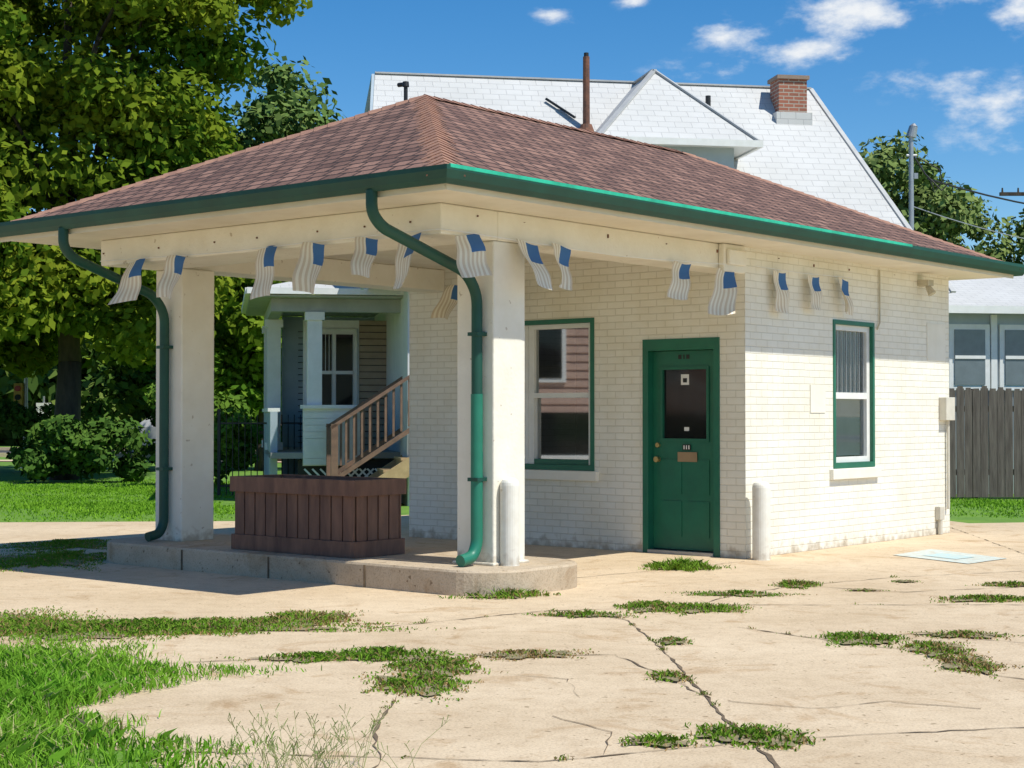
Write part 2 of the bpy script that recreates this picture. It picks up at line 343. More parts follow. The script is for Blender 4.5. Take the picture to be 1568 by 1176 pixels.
def strip(mb,pts,w,m=0,z=.004):
    P=[]
    for i in range(len(pts)-1):
        a=Vector((*pts[i],z));b=Vector((*pts[i+1],z)); n=max(2,int((b-a).length/.09))
        for k in range(n): P.append(a.lerp(b,k/n))
    P.append(Vector((*pts[-1],z)))
    P=[p+Vector((random.uniform(-1,1)*.012,random.uniform(-1,1)*.012,0)) for p in P]
    for i in range(len(P)-1):
        d=(P[i+1]-P[i]).normalized(); nn=Vector((-d.y,d.x,0))
        w0=w*random.choice((.25,.5,.8,1.2,1.8)); w1=w0
        if i: w0=lw
        mb.face([P[i]-nn*w0/2,P[i]+nn*w0/2,P[i+1]+nn*w1/2,P[i+1]-nn*w1/2],m); lw=w1
mb=MB()
for pts,ww in [([(.55,12.1),(.81,11.54),(.92,10.24),(.977,8.87),(1.017,7.82),(1.10,6.72),(1.2,5.5)],.014),
 ([(-4.5,10.9),(-1.11,11.0),(.22,12.1),(1.73,12.5),(3.9,12.5),(7,12.7)],.012),
 ([(-3,7.2),(-1.36,7.06),(.126,6.86),(1.2,7.34),(2.38,7.62),(4,7.9)],.010),
 ([(-.586,8.45),(-.64,7.5),(-.55,6.9),(-.6,5.8)],.013),
 ([(1.54,11.2),(2.14,10.4),(2.57,9.96),(2.55,9.3),(3.4,8.2)],.014),
 ([(-.4,9.9),(.1,9.88),(.62,9.9),(.82,9.2),(1.0,8.4)],.009),
 ([(1.25,12.2),(1.8,13.2),(2.42,13.9),(3.4,14.6),(5.2,15.4),(8,16)],.009),
 ([(2.42,13.9),(3.2,13.4),(4.3,13.8),(6,13.9)],.010),
 ([(.4,14.4),(1.6,15.5),(2.3,16.2)],.008),
 ([(2.5,10.9),(3.6,10.2),(5,10.3)],.007),
 ([(1.1,8.3),(1.5,8.1),(1.9,8.3),(2.3,8.1)],.006),([(-.1,9.2),(.3,9.0),(.35,8.4)],.005),([(.2,7.9),(.45,7.5),(.4,7.0)],.005),
 ([(-1.2,9.8),(-2.6,9.4),(-4,9.6)],.009),
 ([(5.0,13.4),(5.4,18),(5.7,22)],.010)]:
    strip(mb,pts,ww)
mb.build('pavement_cracks',M_crack)
# weed patches (cx,cy,rx,ry,height,brownness)
W=[(-2.3,11.15,1.1,.48,1.0,.35),(-3.9,11.3,1.0,.6,1.0,.3),(-1.45,11.6,.38,.4,1,.5),(-3.0,11.0,.9,.45,1,.3),(-1.15,9.75,.38,.19,.8,.5),(-.75,9.85,.36,.27,1.1,.2),(-.45,9.4,.3,.34,.9,.35),(-.52,8.8,.28,.36,.9,.4),(.10,9.88,.32,.2,.6,.8),
 (.52,11.84,.30,.18,.8,.6),(1.05,12.3,.28,.30,1.0,.4),(1.42,12.2,.30,.30,1.0,.2),(1.6,15.47,.29,.34,2.1,.05),(1.8,13.2,.38,.18,.8,.5),(2.42,13.9,.2,.22,1.2,.4),(3.72,12.84,.42,.2,.9,.4),(4.24,13.9,.25,.16,.9,.4),
 (2.25,10.55,.30,.28,.9,.15),(2.62,10.1,.2,.35,.8,.5),(2.65,9.5,.18,.42,.7,.7),(2.95,10.75,.28,.2,.7,.7),(-.07,13.1,.35,.22,1.7,.2),(.64,7.24,.17,.12,.9,.2),(1.0,7.42,.24,.20,1,.2),(1.2,7.3,.16,.19,1,.3),(.86,9.05,.13,.17,.8,.5),(1.03,10.45,.13,.15,.7,.5),
 (-4.6,16.4,.55,1.0,.9,.2),(-5.6,15.6,.8,.8,.9,.2),(-4.9,18.2,.6,.8,.8,.3),(2.9,13.5,.15,.10,.4,.5),(3.4,14.2,.14,.09,.4,.5),(4.6,12.6,.3,.16,.6,.4)]
def blob(mb,cx,cy,rx,ry,z=.008,n=90,s=0,k=.7):
    pts=[]
    for i in range(n):
        a=2*math.pi*i/n; r=float(edge(a,cx,cy))*k*(1+random.uniform(-.06,.06))
        pts.append((cx+math.cos(a)*r*rx,cy+math.sin(a)*r*ry,z+s))
    mb.face(pts)
mb=MB()
for i,q in enumerate(W): blob(mb,*q[:4],s=i*.0002)
mb.build('soil_patches',M_soil)
blades('weeds',W,4300,.050,.011,(.09,.20,.018),(.20,.32,.035),lean=1.5,z0=.004,feather=.10,brown=(.34,.23,.10))
G1=[(-2.75,8.1,.95,1.75,1,.1),(-3.3,9.4,1.25,.6,.9,.1),(-2.15,6.7,.75,1.0,1.2,.15),(-4.2,7.5,1.5,2,1,.1)]
mb=MB()
for i,q in enumerate(G1): blob(mb,*q[:4],z=.016,s=i*.0003,k=.68)
mb.build('soil_patch',M_grassg)
blades('long_grass',G1,4200,.125,.008,(.09,.25,.018),(.23,.42,.04),lean=1.2,seed=8,z0=.006,feather=.09,brown=(.46,.42,.2))
g_=random.Random(6); SP=[]
for pts in ([(.55,12.1),(.81,11.54),(.92,10.24),(.977,8.87),(1.017,7.82),(1.10,6.72)],[(-1.11,11.0),(.22,12.1),(1.73,12.5),(3.9,12.5)],[(1.54,11.2),(2.14,10.4),(2.57,9.96),(2.55,9.3)],[(-.586,8.45),(-.64,7.5)],[(-1.36,7.06),(.126,6.86),(1.2,7.34)],[(1.25,12.2),(1.8,13.2),(2.42,13.9),(3.4,14.6)]):
    for i in range(len(pts)-1):
        for k in range(3):
            t=g_.random(); SP.append((pts[i][0]*(1-t)+pts[i+1][0]*t,pts[i][1]*(1-t)+pts[i+1][1]*t,g_.uniform(.02,.05),g_.uniform(.02,.05),g_.uniform(.3,.7),.5))
blades('crack_sprigs',SP,5000,.045,.007,(.10,.18,.022),(.20,.26,.045),lean=1.3,seed=12,z0=.004,brown=(.34,.24,.11))
g=random.Random(4); mb=MB()
for k in range(80):
    a=g.uniform(0,6.28); r=g.uniform(.03,.20); x=-.82+g.gauss(0,.17); y=6.62+g.uniform(-.15,.15); h=g.uniform(.06,.24)
    p0=Vector((x,y,0)); p1=Vector((x+math.cos(a)*r*.4,y+math.sin(a)*r*.4,h*.6)); p2=Vector((x+math.cos(a)*r,y+math.sin(a)*r,h))
    mb.cyl(p0,p1,.0016,.0012,4,0,False); mb.cyl(p1,p2,.0012,.0008,4,0,False)
    for j in range(4):
        q=p1.lerp(p2,g.random()); e=q+Vector((g.uniform(-.02,.02),g.uniform(-.02,.02),g.uniform(.01,.04)))
        mb.cyl(q,e,.0010,.0022,4,0,False)
mb.build('dry_weed_plant',mat('straw',(.32,.30,.13),.9,(.15,.24,.06),20))
Lw=[(-8,26,4.5,3.6,1),(-12,30,6,6,1),(-7,33,3.2,5,1),(-5.5,25.2,2,2.4,1)]
blades('lawn_grass',Lw,300,.06,.02,(.11,.26,.018),(.22,.41,.035),lean=.9,seed=9,z0=-.02)
blades('lawn_grass',[(9,26,3.5,3.2,1),(13,27,4,3,1)],400,.06,.02,(.12,.27,.02),(.23,.42,.04),lean=.9,seed=10,z0=-.02)
mb=MB(); mb.face([(3.92,16.9,.006),(4.42,15.9,.006),(4.98,16.5,.006),(4.51,17.65,.006)],0)
mb.face([(4.2,16.8,.010),(4.42,16.35,.010),(4.68,16.6,.010),(4.48,17.1,.010)],1)
mb.build('parking_marking',[mat('worn_white_blue',(.60,.70,.66),.7,(.54,.50,.40),11),mat('worn_blue',(.42,.62,.66),.7,(.56,.60,.52),12)])

# ---------------------------------------------------------------- gas station
TH=math.atan2(.7678,.6407); C=(2.35,16.5,0)
gs=empty('gas_station',C,TH)
def wallpieces(mb,axis,a0,a1,t0,t1,z0,z1,openings):
    xs=sorted({a0,a1,*[o[0] for o in openings],*[o[1] for o in openings]})
    for i in range(len(xs)-1):
        xa,xb=xs[i],xs[i+1]; op=[o for o in openings if o[0]<=xa+1e-6 and o[1]>=xb-1e-6]
        segs=[(z0,z1)]
        if op:
            o=op[0]; segs=[]
            if o[2]>z0+1e-4: segs.append((z0,o[2]))
            segs.append((o[3],z1))
        for za,zb in segs:
            if axis=='x': mb.box(xa,xb,t0,t1,za,zb)
            else: mb.box(t0,t1,xa,xb,za,zb)
BW=4.65; BL=4.71; ZT=3.14
mb=MB()
wallpieces(mb,'x',0,BL,0,.25,-.02,ZT,[(1.80,2.75,.86,2.49)])
wallpieces(mb,'y',.25,BW,0,.25,-.02,ZT,[(.303,1.254,-.02,2.24),(1.90,3.79,.84,2.50)])
mb.box(BL-.25,BL,.25,BW,-.02,ZT); mb.box(.25,BL-.25,BW-.25,BW,-.02,ZT)
mb.build('walls',M_wall,gs)
mb=MB(); mb.box(.25,BL-.25,.25,BW-.25,.0,.03); mb.box(2.9,3.0,.26,BW-.26,.03,3.1); mb.box(.9,1.5,2.1,3.5,.03,.75)
mb.build('interior_floor_and_partition',mat('interior',(.10,.085,.07),.8),gs)
mb=MB(); mb.box(1.72,2.83,-.05,.1,.74,.857); mb.box(-.05,.1,1.84,3.85,.73,.837); mb.build('window_sills',M_paint,gs,bevel=.008)
mb=MB()
a0,a1,z0,z1=1.80,2.75,.86,2.49
for q in ((a0,a0+.045,z0,z1),(a1-.045,a1,z0,z1),(a0+.045,a1-.045,z1-.045,z1),(a0+.045,a1-.045,z0,z0+.06)): mb.box(q[0],q[1],-.012,.10,q[2],q[3],0)
b0,b1,c0,c1=a0+.047,a1-.047,z0+.062,z1-.047; zm=1.66
for q in ((b0,b0+.07,c0,c1),(b1-.07,b1,c0,c1),(b0+.07,b1-.07,c1-.06,c1),(b0+.07,b1-.07,c0,c0+.06),(b0+.07,b1-.07,zm-.035,zm+.035)): mb.box(q[0],q[1],.03,.12,q[2],q[3],1)
k=b0+.15
while k<b1-.09: mb.box(k-.006,k+.006,.05,.062,zm+.037,c1-.062,4); k+=.10
for za,zb in ((c0+.061,zm-.036),(zm+.036,c1-.061)): mb.face([(b0+.072,.07,za),(b1-.072,.07,za),(b1-.072,.07,zb),(b0+.072,.07,zb)],2)
zz=c0+.07
while zz<c1-.08:
    # closed, slightly overlapping tilted slats
    mb.face([(b0+.075,.108,zz),(b1-.075,.108,zz),(b1-.075,.122,zz+.048),(b0+.075,.122,zz+.048)],3); zz+=.044
mb.build('side_window',[M_green,M_white,M_clear,mat('blind_slats',(.58,.60,.58),.6,(.52,.54,.52)),M_steel],gs)
mb=MB(); a0,a1,z0,z1=1.90,3.79,.84,2.50
for q in ((a0,a0+.05,z0,z1),(a1-.05,a1,z0,z1),(a0+.05,a1-.05,z1-.05,z1),(a0+.05,a1-.05,z0,z0+.06)): mb.box(-.012,.10,q[0],q[1],q[2],q[3],0)
am=(a0+a1)/2
for b0,b1 in ((a0+.052,am-.002),(am+.002,a1-.052)):
    c0,c1=z0+.062,z1-.052; zm=1.66
    for q in ((b0,b0+.05,c0,c1),(b1-.075,b1,c0,c1),(b0+.05,b1-.075,c1-.05,c1),(b0+.05,b1-.075,zm-.025,zm+.03)): mb.box(.03,.12,q[0],q[1],q[2],q[3],1)
    mb.box(.035,.12,b0+.05,b1-.075,c0,c0+.055,0)
    for xg,za,zb in ((.075,zm+.031,c1-.051),(.095,c0+.056,zm-.026)): mb.face([(xg,b1-.076,za),(xg,b0+.051,za),(xg,b0+.051,zb),(xg,b1-.076,zb)],2)
mb.build('front_window',[M_green,M_white,M_glass],gs)
mb=MB(); a0,a1=.303,1.254
for q in ((a0,a0+.07,.0,2.24),(a1-.07,a1,.0,2.24),(a0+.07,a1-.07,2.12,2.24)): mb.box(-.015,.16,q[0],q[1],q[2],q[3],0)
mb.box(-.03,.2,a0+.07,a1-.07,.0,.035,5)
d0,d1=a0+.073,a1-.073
g0,g1,gz0,gz1=d0+.13,d1-.13,1.20,1.92
mb.box(.075,.12,d0,g0,.045,2.115,0); mb.box(.075,.12,g1,d1,.045,2.115,0); mb.box(.075,.12,g0,g1,.045,gz0,0); mb.box(.075,.12,g0,g1,gz1,2.115,0)
for q in ((g0-.03,g0,gz0-.03,gz1+.03),(g1,g1+.03,gz0-.03,gz1+.03),(g0,g1,gz1,gz1+.03),(g0,g1,gz0-.03,gz0)): mb.box(.06,.0745,*q,0)
for pz0,pz1 in ((.18,.55),(.62,.98)):
    for p0,p1 in ((d0+.1,(d0+d1)/2-.04),((d0+d1)/2+.04,d1-.1)): mb.box(.066,.0745,p0,p1,pz0,pz1,0)
mb.box(.095,.10,g0,g1,gz0,gz1,1)
mb.box(.0935,.0945,.74,.84,1.76,1.87,2); mb.box(.0925,.0932,.765,.815,1.785,1.83,3)
mb.box(.0935,.0945,.74,.80,1.28,1.32,2)
mb.box(.0585,.0625,.62,.86,.96,1.06,4); mb.box(.0595,.0645,.70,.80,1.08,1.14,3)
for vv in (.72,.75,.78): mb.box(.0575,.0593,vv-.006,vv+.006,1.09,1.13,2)
for vv,ww in ((.74,.02),(.79,.008),(.84,.02)): mb.box(.0725,.0738,vv-ww,vv+ww,2.03,2.075,3)
mb.cyl((.074,d1-.07,1.13),(.045,d1-.07,1.13),.025,.025,16,6); mb.cyl((.074,d1-.07,.98),(.05,d1-.07,.98),.028,.024,16,6); mb.cyl((.05,d1-.07,.98),(.02,d1-.07,.98),.022,.03,16,6)
mb.build('door',[M_green,M_darkglass,M_white,M_dark,mat('tan_plate',(.35,.24,.13),.5),M_steel,M_brass],gs)
mb=MB()
mb.box(-4.55,-3.85,0.0,4.46,2.89,3.138)
mb.box(-3.85,-.002,0.0,.38,2.89,3.138); mb.box(-3.85,-.002,4.08,4.46,2.89,3.138)
mb.box(-.50,-.10,-.07,-.003,2.86,3.136); mb.box(-.46,-.14,-.11,-.072,2.93,3.08)
mb.build('canopy_beams',M_colpaint,gs,bevel=.012)
mb=MB(); mb.box(-3.9,-3.49,0.004,.41,.2,2.888); mb.box(-3.9,-3.49,4.03,4.44,.2,2.888)
mb.box(-3.93,-3.46,-.02,.44,.2,.23)
mb.build('columns',M_colpaint,gs,bevel=.012)
e0,e1,f0,f1=-5.17,5.2,-.61,5.2
mb=MB(); mb.box(e0,e1,f0,f1,3.14,3.19); mb.box(e0,e1,f0-.012,f0-.001,3.12,3.26); mb.box(e0-.012,e0-.001,f0,f1,3.12,3.26)
mb.build('soffit',M_soffit,gs)
mb=MB(); g=random.Random(2)
for k in range(9): 
    u=-4.3+k*.95+g.uniform(-.2,.2); mb.box(u,u+.012,-.012,-.001,3.05+g.uniform(-.03,.03),3.062+g.uniform(.0,.015))
for k in range(7):
    v=.3+k*.65+g.uniform(-.2,.2); mb.box(-4.562,-4.551,v,v+.012,3.0,3.014)
mb.build('fascia_hooks',M_rust,gs)
ru0,ru1,rv,rz=-2.27,2.3,2.3,4.62; ez=3.27
mb=MB(); a,b_,c,d=(e0-.03,f0-.03,ez),(e1+.03,f0-.03,ez),(e1+.03,f1+.03,ez),(e0-.03,f1+.03,ez); p=(ru0,rv,rz); q=(ru1,rv,rz)
mb.face([a,b_,q,p]); mb.face([b_,c,q]); mb.face([c,d,p,q]); mb.face([d,a,p])
aa=[(v[0],v[1],ez-.03) for v in (a,b_,c,d)]
mb.face([aa[0],aa[1],b_,a]); mb.face([aa[1],aa[2],c,b_]); mb.face([aa[2],aa[3],d,c]); mb.face([aa[3],aa[0],a,d])
mb.build('roof',M_shingle,gs)
def caps(mb,p0,p1,step=.14,w=.15,drop=.065):
    p0=Vector(p0);p1=Vector(p1);d=(p1-p0); n=int(d.length/step); d.normalize(); s=d.cross(Vector((0,0,1))).normalized(); u=s.cross(d)
    for i in range(n):
        c0=p0+d*(i*step); c1=c0+d*step*1.2; h0=.018; h1=.008; ww=w*random.uniform(.92,1.05); sk=random.uniform(-.008,.008)
        A0=c0+u*h0;A1=c1+u*h1
        dz=Vector((0,0,-drop))
        L0=c0+s*(ww+sk)+dz+u*h0;R0=c0-s*(ww-sk)+dz+u*h0;L1=c1+s*ww*.96+dz+u*h1;R1=c1-s*ww*.96+dz+u*h1
        mb.face([L0,A0,A1,L1]); mb.face([A0,R0,R1,A1])
        mb.face([L0,L0-u*.012,c0+u*(h0-.012),A0]); mb.face([A0,c0+u*(h0-.012),R0-u*.012,R0])
mb=MB()
for s_ in (a,d): caps(mb,s_,p)
for s_ in (b_,c): caps(mb,s_,q)
caps(mb,p,q)
mb.build('roof_caps',M_cap,gs)
mb=MB(); mb.cyl((-2.35,2.48,4.4),(-2.35,2.48,4.74),.020,.020,12); mb.cyl((-2.35,2.48,4.72),(-2.35,2.48,4.77),.035,.03,12); mb.cyl((-2.35,2.48,4.745),(-2.35,2.58,4.75),.022,.022,12); mb.build('roof_vent_pipe',M_iron,gs)
prof=[(0,3.285),(0,3.165),(.075,3.155),(.10,3.19),(.125,3.25),(.125,3.285),(.112,3.285),(.105,3.25),(.08,3.20),(.015,3.19),(.012,3.285)]
mb=MB(); rings=[]
for o_,z_ in prof: rings.append([(e0-.014-o_,f0-.014-o_,z_),(e1+.014+o_,f0-.014-o_,z_),(e1+.014+o_,f1+.014+o_,z_),(e0-.014-o_,f1+.014+o_,z_)])
for i in range(len(rings)):
    j=(i+1)%len(rings)
    for k in range(4):
        k2=(k+1)%4; mb.face([rings[i][k],rings[j][k],rings[j][k2],rings[i][k2]])
o=mb.build('gutter',M_gutter,gs)
mb=MB(); mb.box(e0-.10,2.2,f0-.143,f0-.118,3.262,3.292); mb.build('gutter_lip_highlight',M_teal,gs,bevel=.004)  # added strip: sun highlight along the gutter's top edge, painted as lighter teal
for (vs,vc,nm) in ((.09,.13,'downspout'),(4.08,4.22,'downspout_rear')):
    pts=smoothpath([(-5.24,vs,3.17),(-5.24,vs,3.0),(-5.12,vs+.01,2.90),(-4.1,vc,2.62),(-3.965,vc,2.45),(-3.965,vc,.38),(-4.02,vc,.28),(-4.16,vc,.255)],.12)
    tube(nm,pts,.047,M_gutter,gs,res=4)
    mb=MB(); mb.box(-4.02,-3.90,vc-.055,vc+.055,.9,.93); mb.box(-4.02,-3.90,vc-.055,vc+.055,2.1,2.13); mb.build(nm+'_straps',M_gutter,gs)
tube('downspout_lower',smoothpath([(-3.966,.13,1.62),(-3.966,.13,.38),(-4.02,.13,.28),(-4.17,.13,.255)],.12),.051,mat('teal_green_pipe',(.015,.19,.12),.45),gs,res=4)
def rounded(u0,u1,v0,v1,r,z0,z1,mb,n=10):
    pts=[]
    for cx,cy,a in ((u1-r,v0+r,-90),(u1-r,v1-r,0),(u0+r,v1-r,90),(u0+r,v0+r,180)):
        for k in range(n+1):
            t=math.radians(a+90*k/n); pts.append((cx+r*math.cos(t),cy+r*math.sin(t)))
    mb.face([(x,y,z1) for x,y in pts])
    ins=[((x-(u0+u1)/2)*1.012+(u0+u1)/2,(y-(v0+v1)/2)*1.006+(v0+v1)/2) for x,y in pts]
    for i in range(len(pts)):
        j=(i+1)%len(pts); mb.face([(*ins[i],z1-.018),(*ins[j],z1-.018),(*pts[j],z1),(*pts[i],z1)]); mb.face([(*ins[i],z0),(*ins[j],z0),(*ins[j],z1-.018),(*ins[i],z1-.018)])
mb=MB(); rounded(-4.38,-3.0,-.38,4.85,.45,-.02,.205,mb)
mb.build('island_slab',M_kerb,gs)
mb=MB()
for v in (1.0,2.2,3.4): mb.box(-4.40,-4.389,v,v+.012,.0,.19)
mb.build('island_joints',M_crack,gs)
mb=MB(); mb.box(4.42,4.66,-.10,-.002,1.38,1.66); mb.cyl((4.60,-.035,.3),(4.60,-.035,1.38),.02,.02,8); mb.box(4.30,4.42,-.07,-.002,.18,.34); mb.cyl((4.36,-.04,.0),(4.36,-.04,.18),.03,.03,8)
mb.build('electrical_boxes',mat('wall_box_paint',(.66,.62,.52),.5),gs,bevel=.005)
mb=MB(); mb.box(1.30,1.62,-.008,-.002,1.47,1.77); mb.box(4.1,4.6,-.008,-.002,2.1,2.55); mb.build('wall_patches',M_paint,gs)
tube('wall_conduit',[(2.86,-.02,3.1),(2.86,-.02,2.5),(2.80,-.02,2.42)],.010,M_beige,gs)
mb=MB(); mb.box(3.85,4.0,-.14,-.002,2.98,3.05); mb.cyl((3.92,-.1,2.98),(3.92,-.16,2.88),.03,.05,12); mb.build('wall_lamp',M_beige,gs)
def bollard(u,v,zb,h,r):
    mb=MB(); n=24; prof=[(r*1.03,0),(r,.01),(r,h-.06),(r*.95,h-.035),(r*.82,h-.015),(r*.5,h),(0.001,h+.006)]
    for i in range(len(prof)-1):
        for k in range(n):
            t0=2*math.pi*k/n;t1=2*math.pi*(k+1)/n
            (ra,za),(rb,zb2)=prof[i],prof[i+1]
            mb.face([(ra*math.cos(t0),ra*math.sin(t0),za),(ra*math.cos(t1),ra*math.sin(t1),za),(rb*math.cos(t1),rb*math.sin(t1),zb2),(rb*math.cos(t0),rb*math.sin(t0),zb2)])
    ca,sa=math.cos(TH),math.sin(TH)
    return mb.build('bollard',mat('bollard_paint',(.80,.79,.72),.55,(.72,.69,.60),7,basez=0.0),loc=(C[0]+u*ca-v*sa,C[1]+u*sa+v*ca,zb),rotz=TH)
bollard(-3.78,-.07,.205,.72,.08); bollard(.02,-.17,0,.78,.09)
mb=MB(); u0,u1,v0,v1=-4.15,-3.55,1.38,2.95; z0,z1=.207,.88
t=.03
def ring(z0,z1,o,m=0):
    mb.box(u0-o,u1+o,v0-o,v0+t,z0,z1,m); mb.box(u0-o,u1+o,v1-t,v1+o,z0,z1,m); mb.box(u0-o,u0+t,v0+t,v1-t,z0,z1,m); mb.box(u1-t,u1+o,v0+t,v1-t,z0,z1,m)
ring(z0,z0+.14,.02); ring(z1-.14,z1,.03)
def slats(a,b): 
    n=round((b-a)/.14); s=(b-a)/n
    return [(a+i*s+.008,a+(i+1)*s-.008) for i in range(n)]
for s0,s1 in slats(v0,v1): mb.box(u0,u0+.022,s0,s1,z0+.141,z1-.141,0); mb.box(u1-.022,u1,s0,s1,z0+.141,z1-.141,0)
for s0,s1 in slats(u0+.03,u1-.03): mb.box(s0,s1,v0,v0+.022,z0+.141,z1-.141,0); mb.box(s0,s1,v1-.022,v1,z0+.141,z1-.141,0)
mb.box(u0+.035,u1-.035,v0+.035,v1-.035,z0,z1-.12,1)
mb.build('wooden_planter',[M_brown,M_dark],loc=C,rotz=TH,bevel=.003)
def flagmat():
    m=bpy.data.materials.new('flag_cloth'); nt,N,L=nodes_of(m); b=N['Principled BSDF']; b.inputs['Roughness'].default_value=.8
    tc=N.new('ShaderNodeTexCoord'); s=N.new('ShaderNodeSeparateXYZ'); L.new(tc.outputs['UV'],s.inputs[0])
    def M(op,a,b_=None):
        n=N.new('ShaderNodeMath'); n.operation=op
        for i,q in enumerate((a,b_)):
            if q is None: continue
            if isinstance(q,(int,float)): n.inputs[i].default_value=q
            else: L.new(q,n.inputs[i])
        return n.outputs[0]
    st=M('GREATER_THAN',M('SINE',M('MULTIPLY',s.outputs[0],6.2832*6.5)),0)
    c1=N.new('ShaderNodeMixRGB'); L.new(st,c1.inputs[0]); c1.inputs[1].default_value=(.80,.76,.64,1); c1.inputs[2].default_value=(.64,.55,.42,1)
    can=M('MULTIPLY',M('GREATER_THAN',s.outputs[0],.46),M('LESS_THAN',s.outputs[1],.42))
    c2=N.new('ShaderNodeMixRGB'); L.new(can,c2.inputs[0]); L.new(c1.outputs[0],c2.inputs[1]); c2.inputs[2].default_value=(.045,.15,.36,1)
    L.new(c2.outputs[0],b.inputs['Base Color']); return m
M_flag=flagmat()
bun=empty('american_flag_bunting',C,TH)
def flag(pos,along,out,length=.40,width=.26,swing=.3,skew=0.0,k=0):
    nx,ny=8,12; V=[];F=[];U=[]
    al=Vector(along);ou=Vector(out);g=random.Random(k)
    ph=g.uniform(0,6); fl=g.uniform(.015,.035); fr=g.uniform(3,6); skew+=g.uniform(-.06,.06); length*=g.uniform(.85,1.15); tw=g.uniform(-.7,.7)
    for j in range(ny+1):
        t=j/ny; an=tw*t
        for i in range(nx+1):
            s=i/nx; off=(s-.5)*width*(1-.22*t*math.sin(ph))
            p=Vector(pos)+al*(off*math.cos(an)+skew*t)+ou*(off*math.sin(an)+abs(off*math.sin(tw))*t)+Vector((0,0,-length*t*math.cos(swing)+.02*math.sin(s*3+ph)))+ou*(math.sin(swing)*length*t+fl*math.sin(s*fr+ph+t*2)*(t+.15)+.012*math.sin(t*9+ph))
            V.append(tuple(p))
            U.append((s,t))
    for j in range(ny):
        for i in range(nx):
            a=j*(nx+1)+i; F.append((a,a+1,a+nx+2,a+nx+1))
    me=bpy.data.meshes.new('flag'); me.from_pydata(V,[],F); uv=me.uv_layers.new(name='UVMap')
    for l in me.loops: uv.data[l.index].uv=U[l.vertex_index]
    me.materials.append(M_flag); me.polygons.foreach_set('use_smooth',[True]*len(F))
    o=bpy.data.objects.new('flag',me); scene.collection.objects.link(o); o.parent=bun
k=0
for v,sk,sw in ((3.84,.02,.3),(3.23,.05,.35),(2.0,.15,.25),(1.40,0,.2),(.77,.13,.45),(.30,.0,.3)):
    flag((-4.60,v,2.90),(0,-1,0),(-1,0,0),.42,.26,sw,sk,k); k+=1
for u,sk,sw in ((-4.28,-.05,.35),(-3.55,.04,.5),(-3.08,-.12,.3),(-1.2,-.28,.3),(-.42,-.28,.2)):
    flag((u,-.05,2.90),(1,0,0),(0,-1,0),.44,.29,sw,sk,k); k+=1
for u,sk,sw in ((.55,.02,.12),(1.25,.04,.14),(1.88,.02,.1)):
    flag((u,-.07,2.93),(1,0,0),(0,-1,0),.42,.24,sw,sk,k); k+=1
for v,sk,sw in ((3.6,-.15,.3),(2.9,.1,.3)):
    flag((-.35,v,2.9),(0,-1,0),(-1,0,0),.42,.25,sw,sk,k); k+=1
tube('string',[(-4.60,4.4,2.93),(-4.60,2.6,2.90),(-4.60,1.2,2.92),(-4.60,-.03,2.92),(-4.4,-.05,2.92),(-2.2,-.05,2.88),(-.55,-.12,2.92)],.004,M_white,bun)
tube('string_wall',[(.1,-.07,2.95),(1.0,-.07,2.94),(2.1,-.07,2.96)],.004,M_white,bun)

# ---------------------------------------------------------------- white house behind
hs_=empty('white_house',(-2.52,30,0),math.radians(10))
mb=MB()
A0=(0,0,7.72);B0=(8.4,0,7.72);A1=(-.55,-4.2,3.5);B1=(9.35,-4.2,3.5);A2=(-.55,4.2,3.5);B2=(9.35,4.2,3.5)
mb.face([A1,B1,B0,A0]); mb.face([B1,B2,B0]); mb.face([B2,A2,A0,B0])
q1,q2=(3.51,-3.0,6.16),(6.35,-3.0,6.16); ap=(4.92,-1.4,7.66); bk=(4.92,0,7.70)
mb.face([q1,q2,ap]); mb.face([q2,(6.35,-1.5,6.16),bk,ap]); mb.face([(3.51,-1.5,6.16),q1,ap,bk])
mb.build('roof',M_wshingle,hs_)
mb=MB()
for s0,s1 in ((q1,ap),(q2,ap),(ap,bk),(A0,B0),(B0,B1)): mb.beam(Vector(s0)+Vector((0,0,.01)),Vector(s1)+Vector((0,0,.01)),.10,.03,0)
mb.build('ridge_caps',M_ridge,hs_)
mb=MB(); mb.box(3.51,6.35,-3.0,-1.55,6.08,6.155,0); mb.box(3.45,6.41,-3.06,-3.0,6.05,6.165,1); mb.box(6.351,6.41,-3.0,-1.5,6.05,6.165,1)
mb.box(3.85,6.0,-2.7,-1.2,4.6,6.08,2); mb.box(4.5,5.3,-2.73,-2.70,5.1,5.9,3)
mb.build('dormer_walls',[M_white,M_white,M_blue,M_darkglass],hs_)
mb=MB(); mb.box(0.2,8.8,-3.7,3.7,-.1,3.5,0); mb.face([(0,0,7.6),(-.4,-3.7,3.5),(-.4,3.7,3.5)],0)
mb.beam((0-.03,0,7.66),(-.58,-4.2,3.46),.05,.12,1); mb.beam((-.03,0,7.66),(-.58,4.2,3.46),.05,.12,1)
mb.build('house_walls',[M_siding,M_blue],hs_)
mb=MB(); 
P1=(3.72,-1.15); z=7.72-1.15
mb.cyl((*P1,z-.1),(*P1,z+1.35),.065,.06,12,0); mb.cyl((*P1,z-.05),(*P1,z+.12),.16,.10,12,0); mb.cyl((*P1,z+1.28),(*P1,z+1.42),.045,.045,10,1)
mb.cyl((6.2,-.5,7.1),(6.2,-.5,7.42),.05,.05,10,1)
mb.beam((3.55,-.95,6.85),(3.1,-.55,7.25),.06,.04,1)
mb.build('roof_pipes',[M_rust,M_iron],hs_)
mb=MB(); mb.box(7.5,8.05,-.75,-.25,6.7,7.78,0); mb.box(7.46,8.09,-.79,-.21,7.74,7.81,1); mb.box(7.42,8.12,-.85,-.2,6.55,7.10,2)
mb.build('chimney',[M_redbrick,mat('chimney_cap',(.3,.22,.17),.9),M_wshingle],hs_)
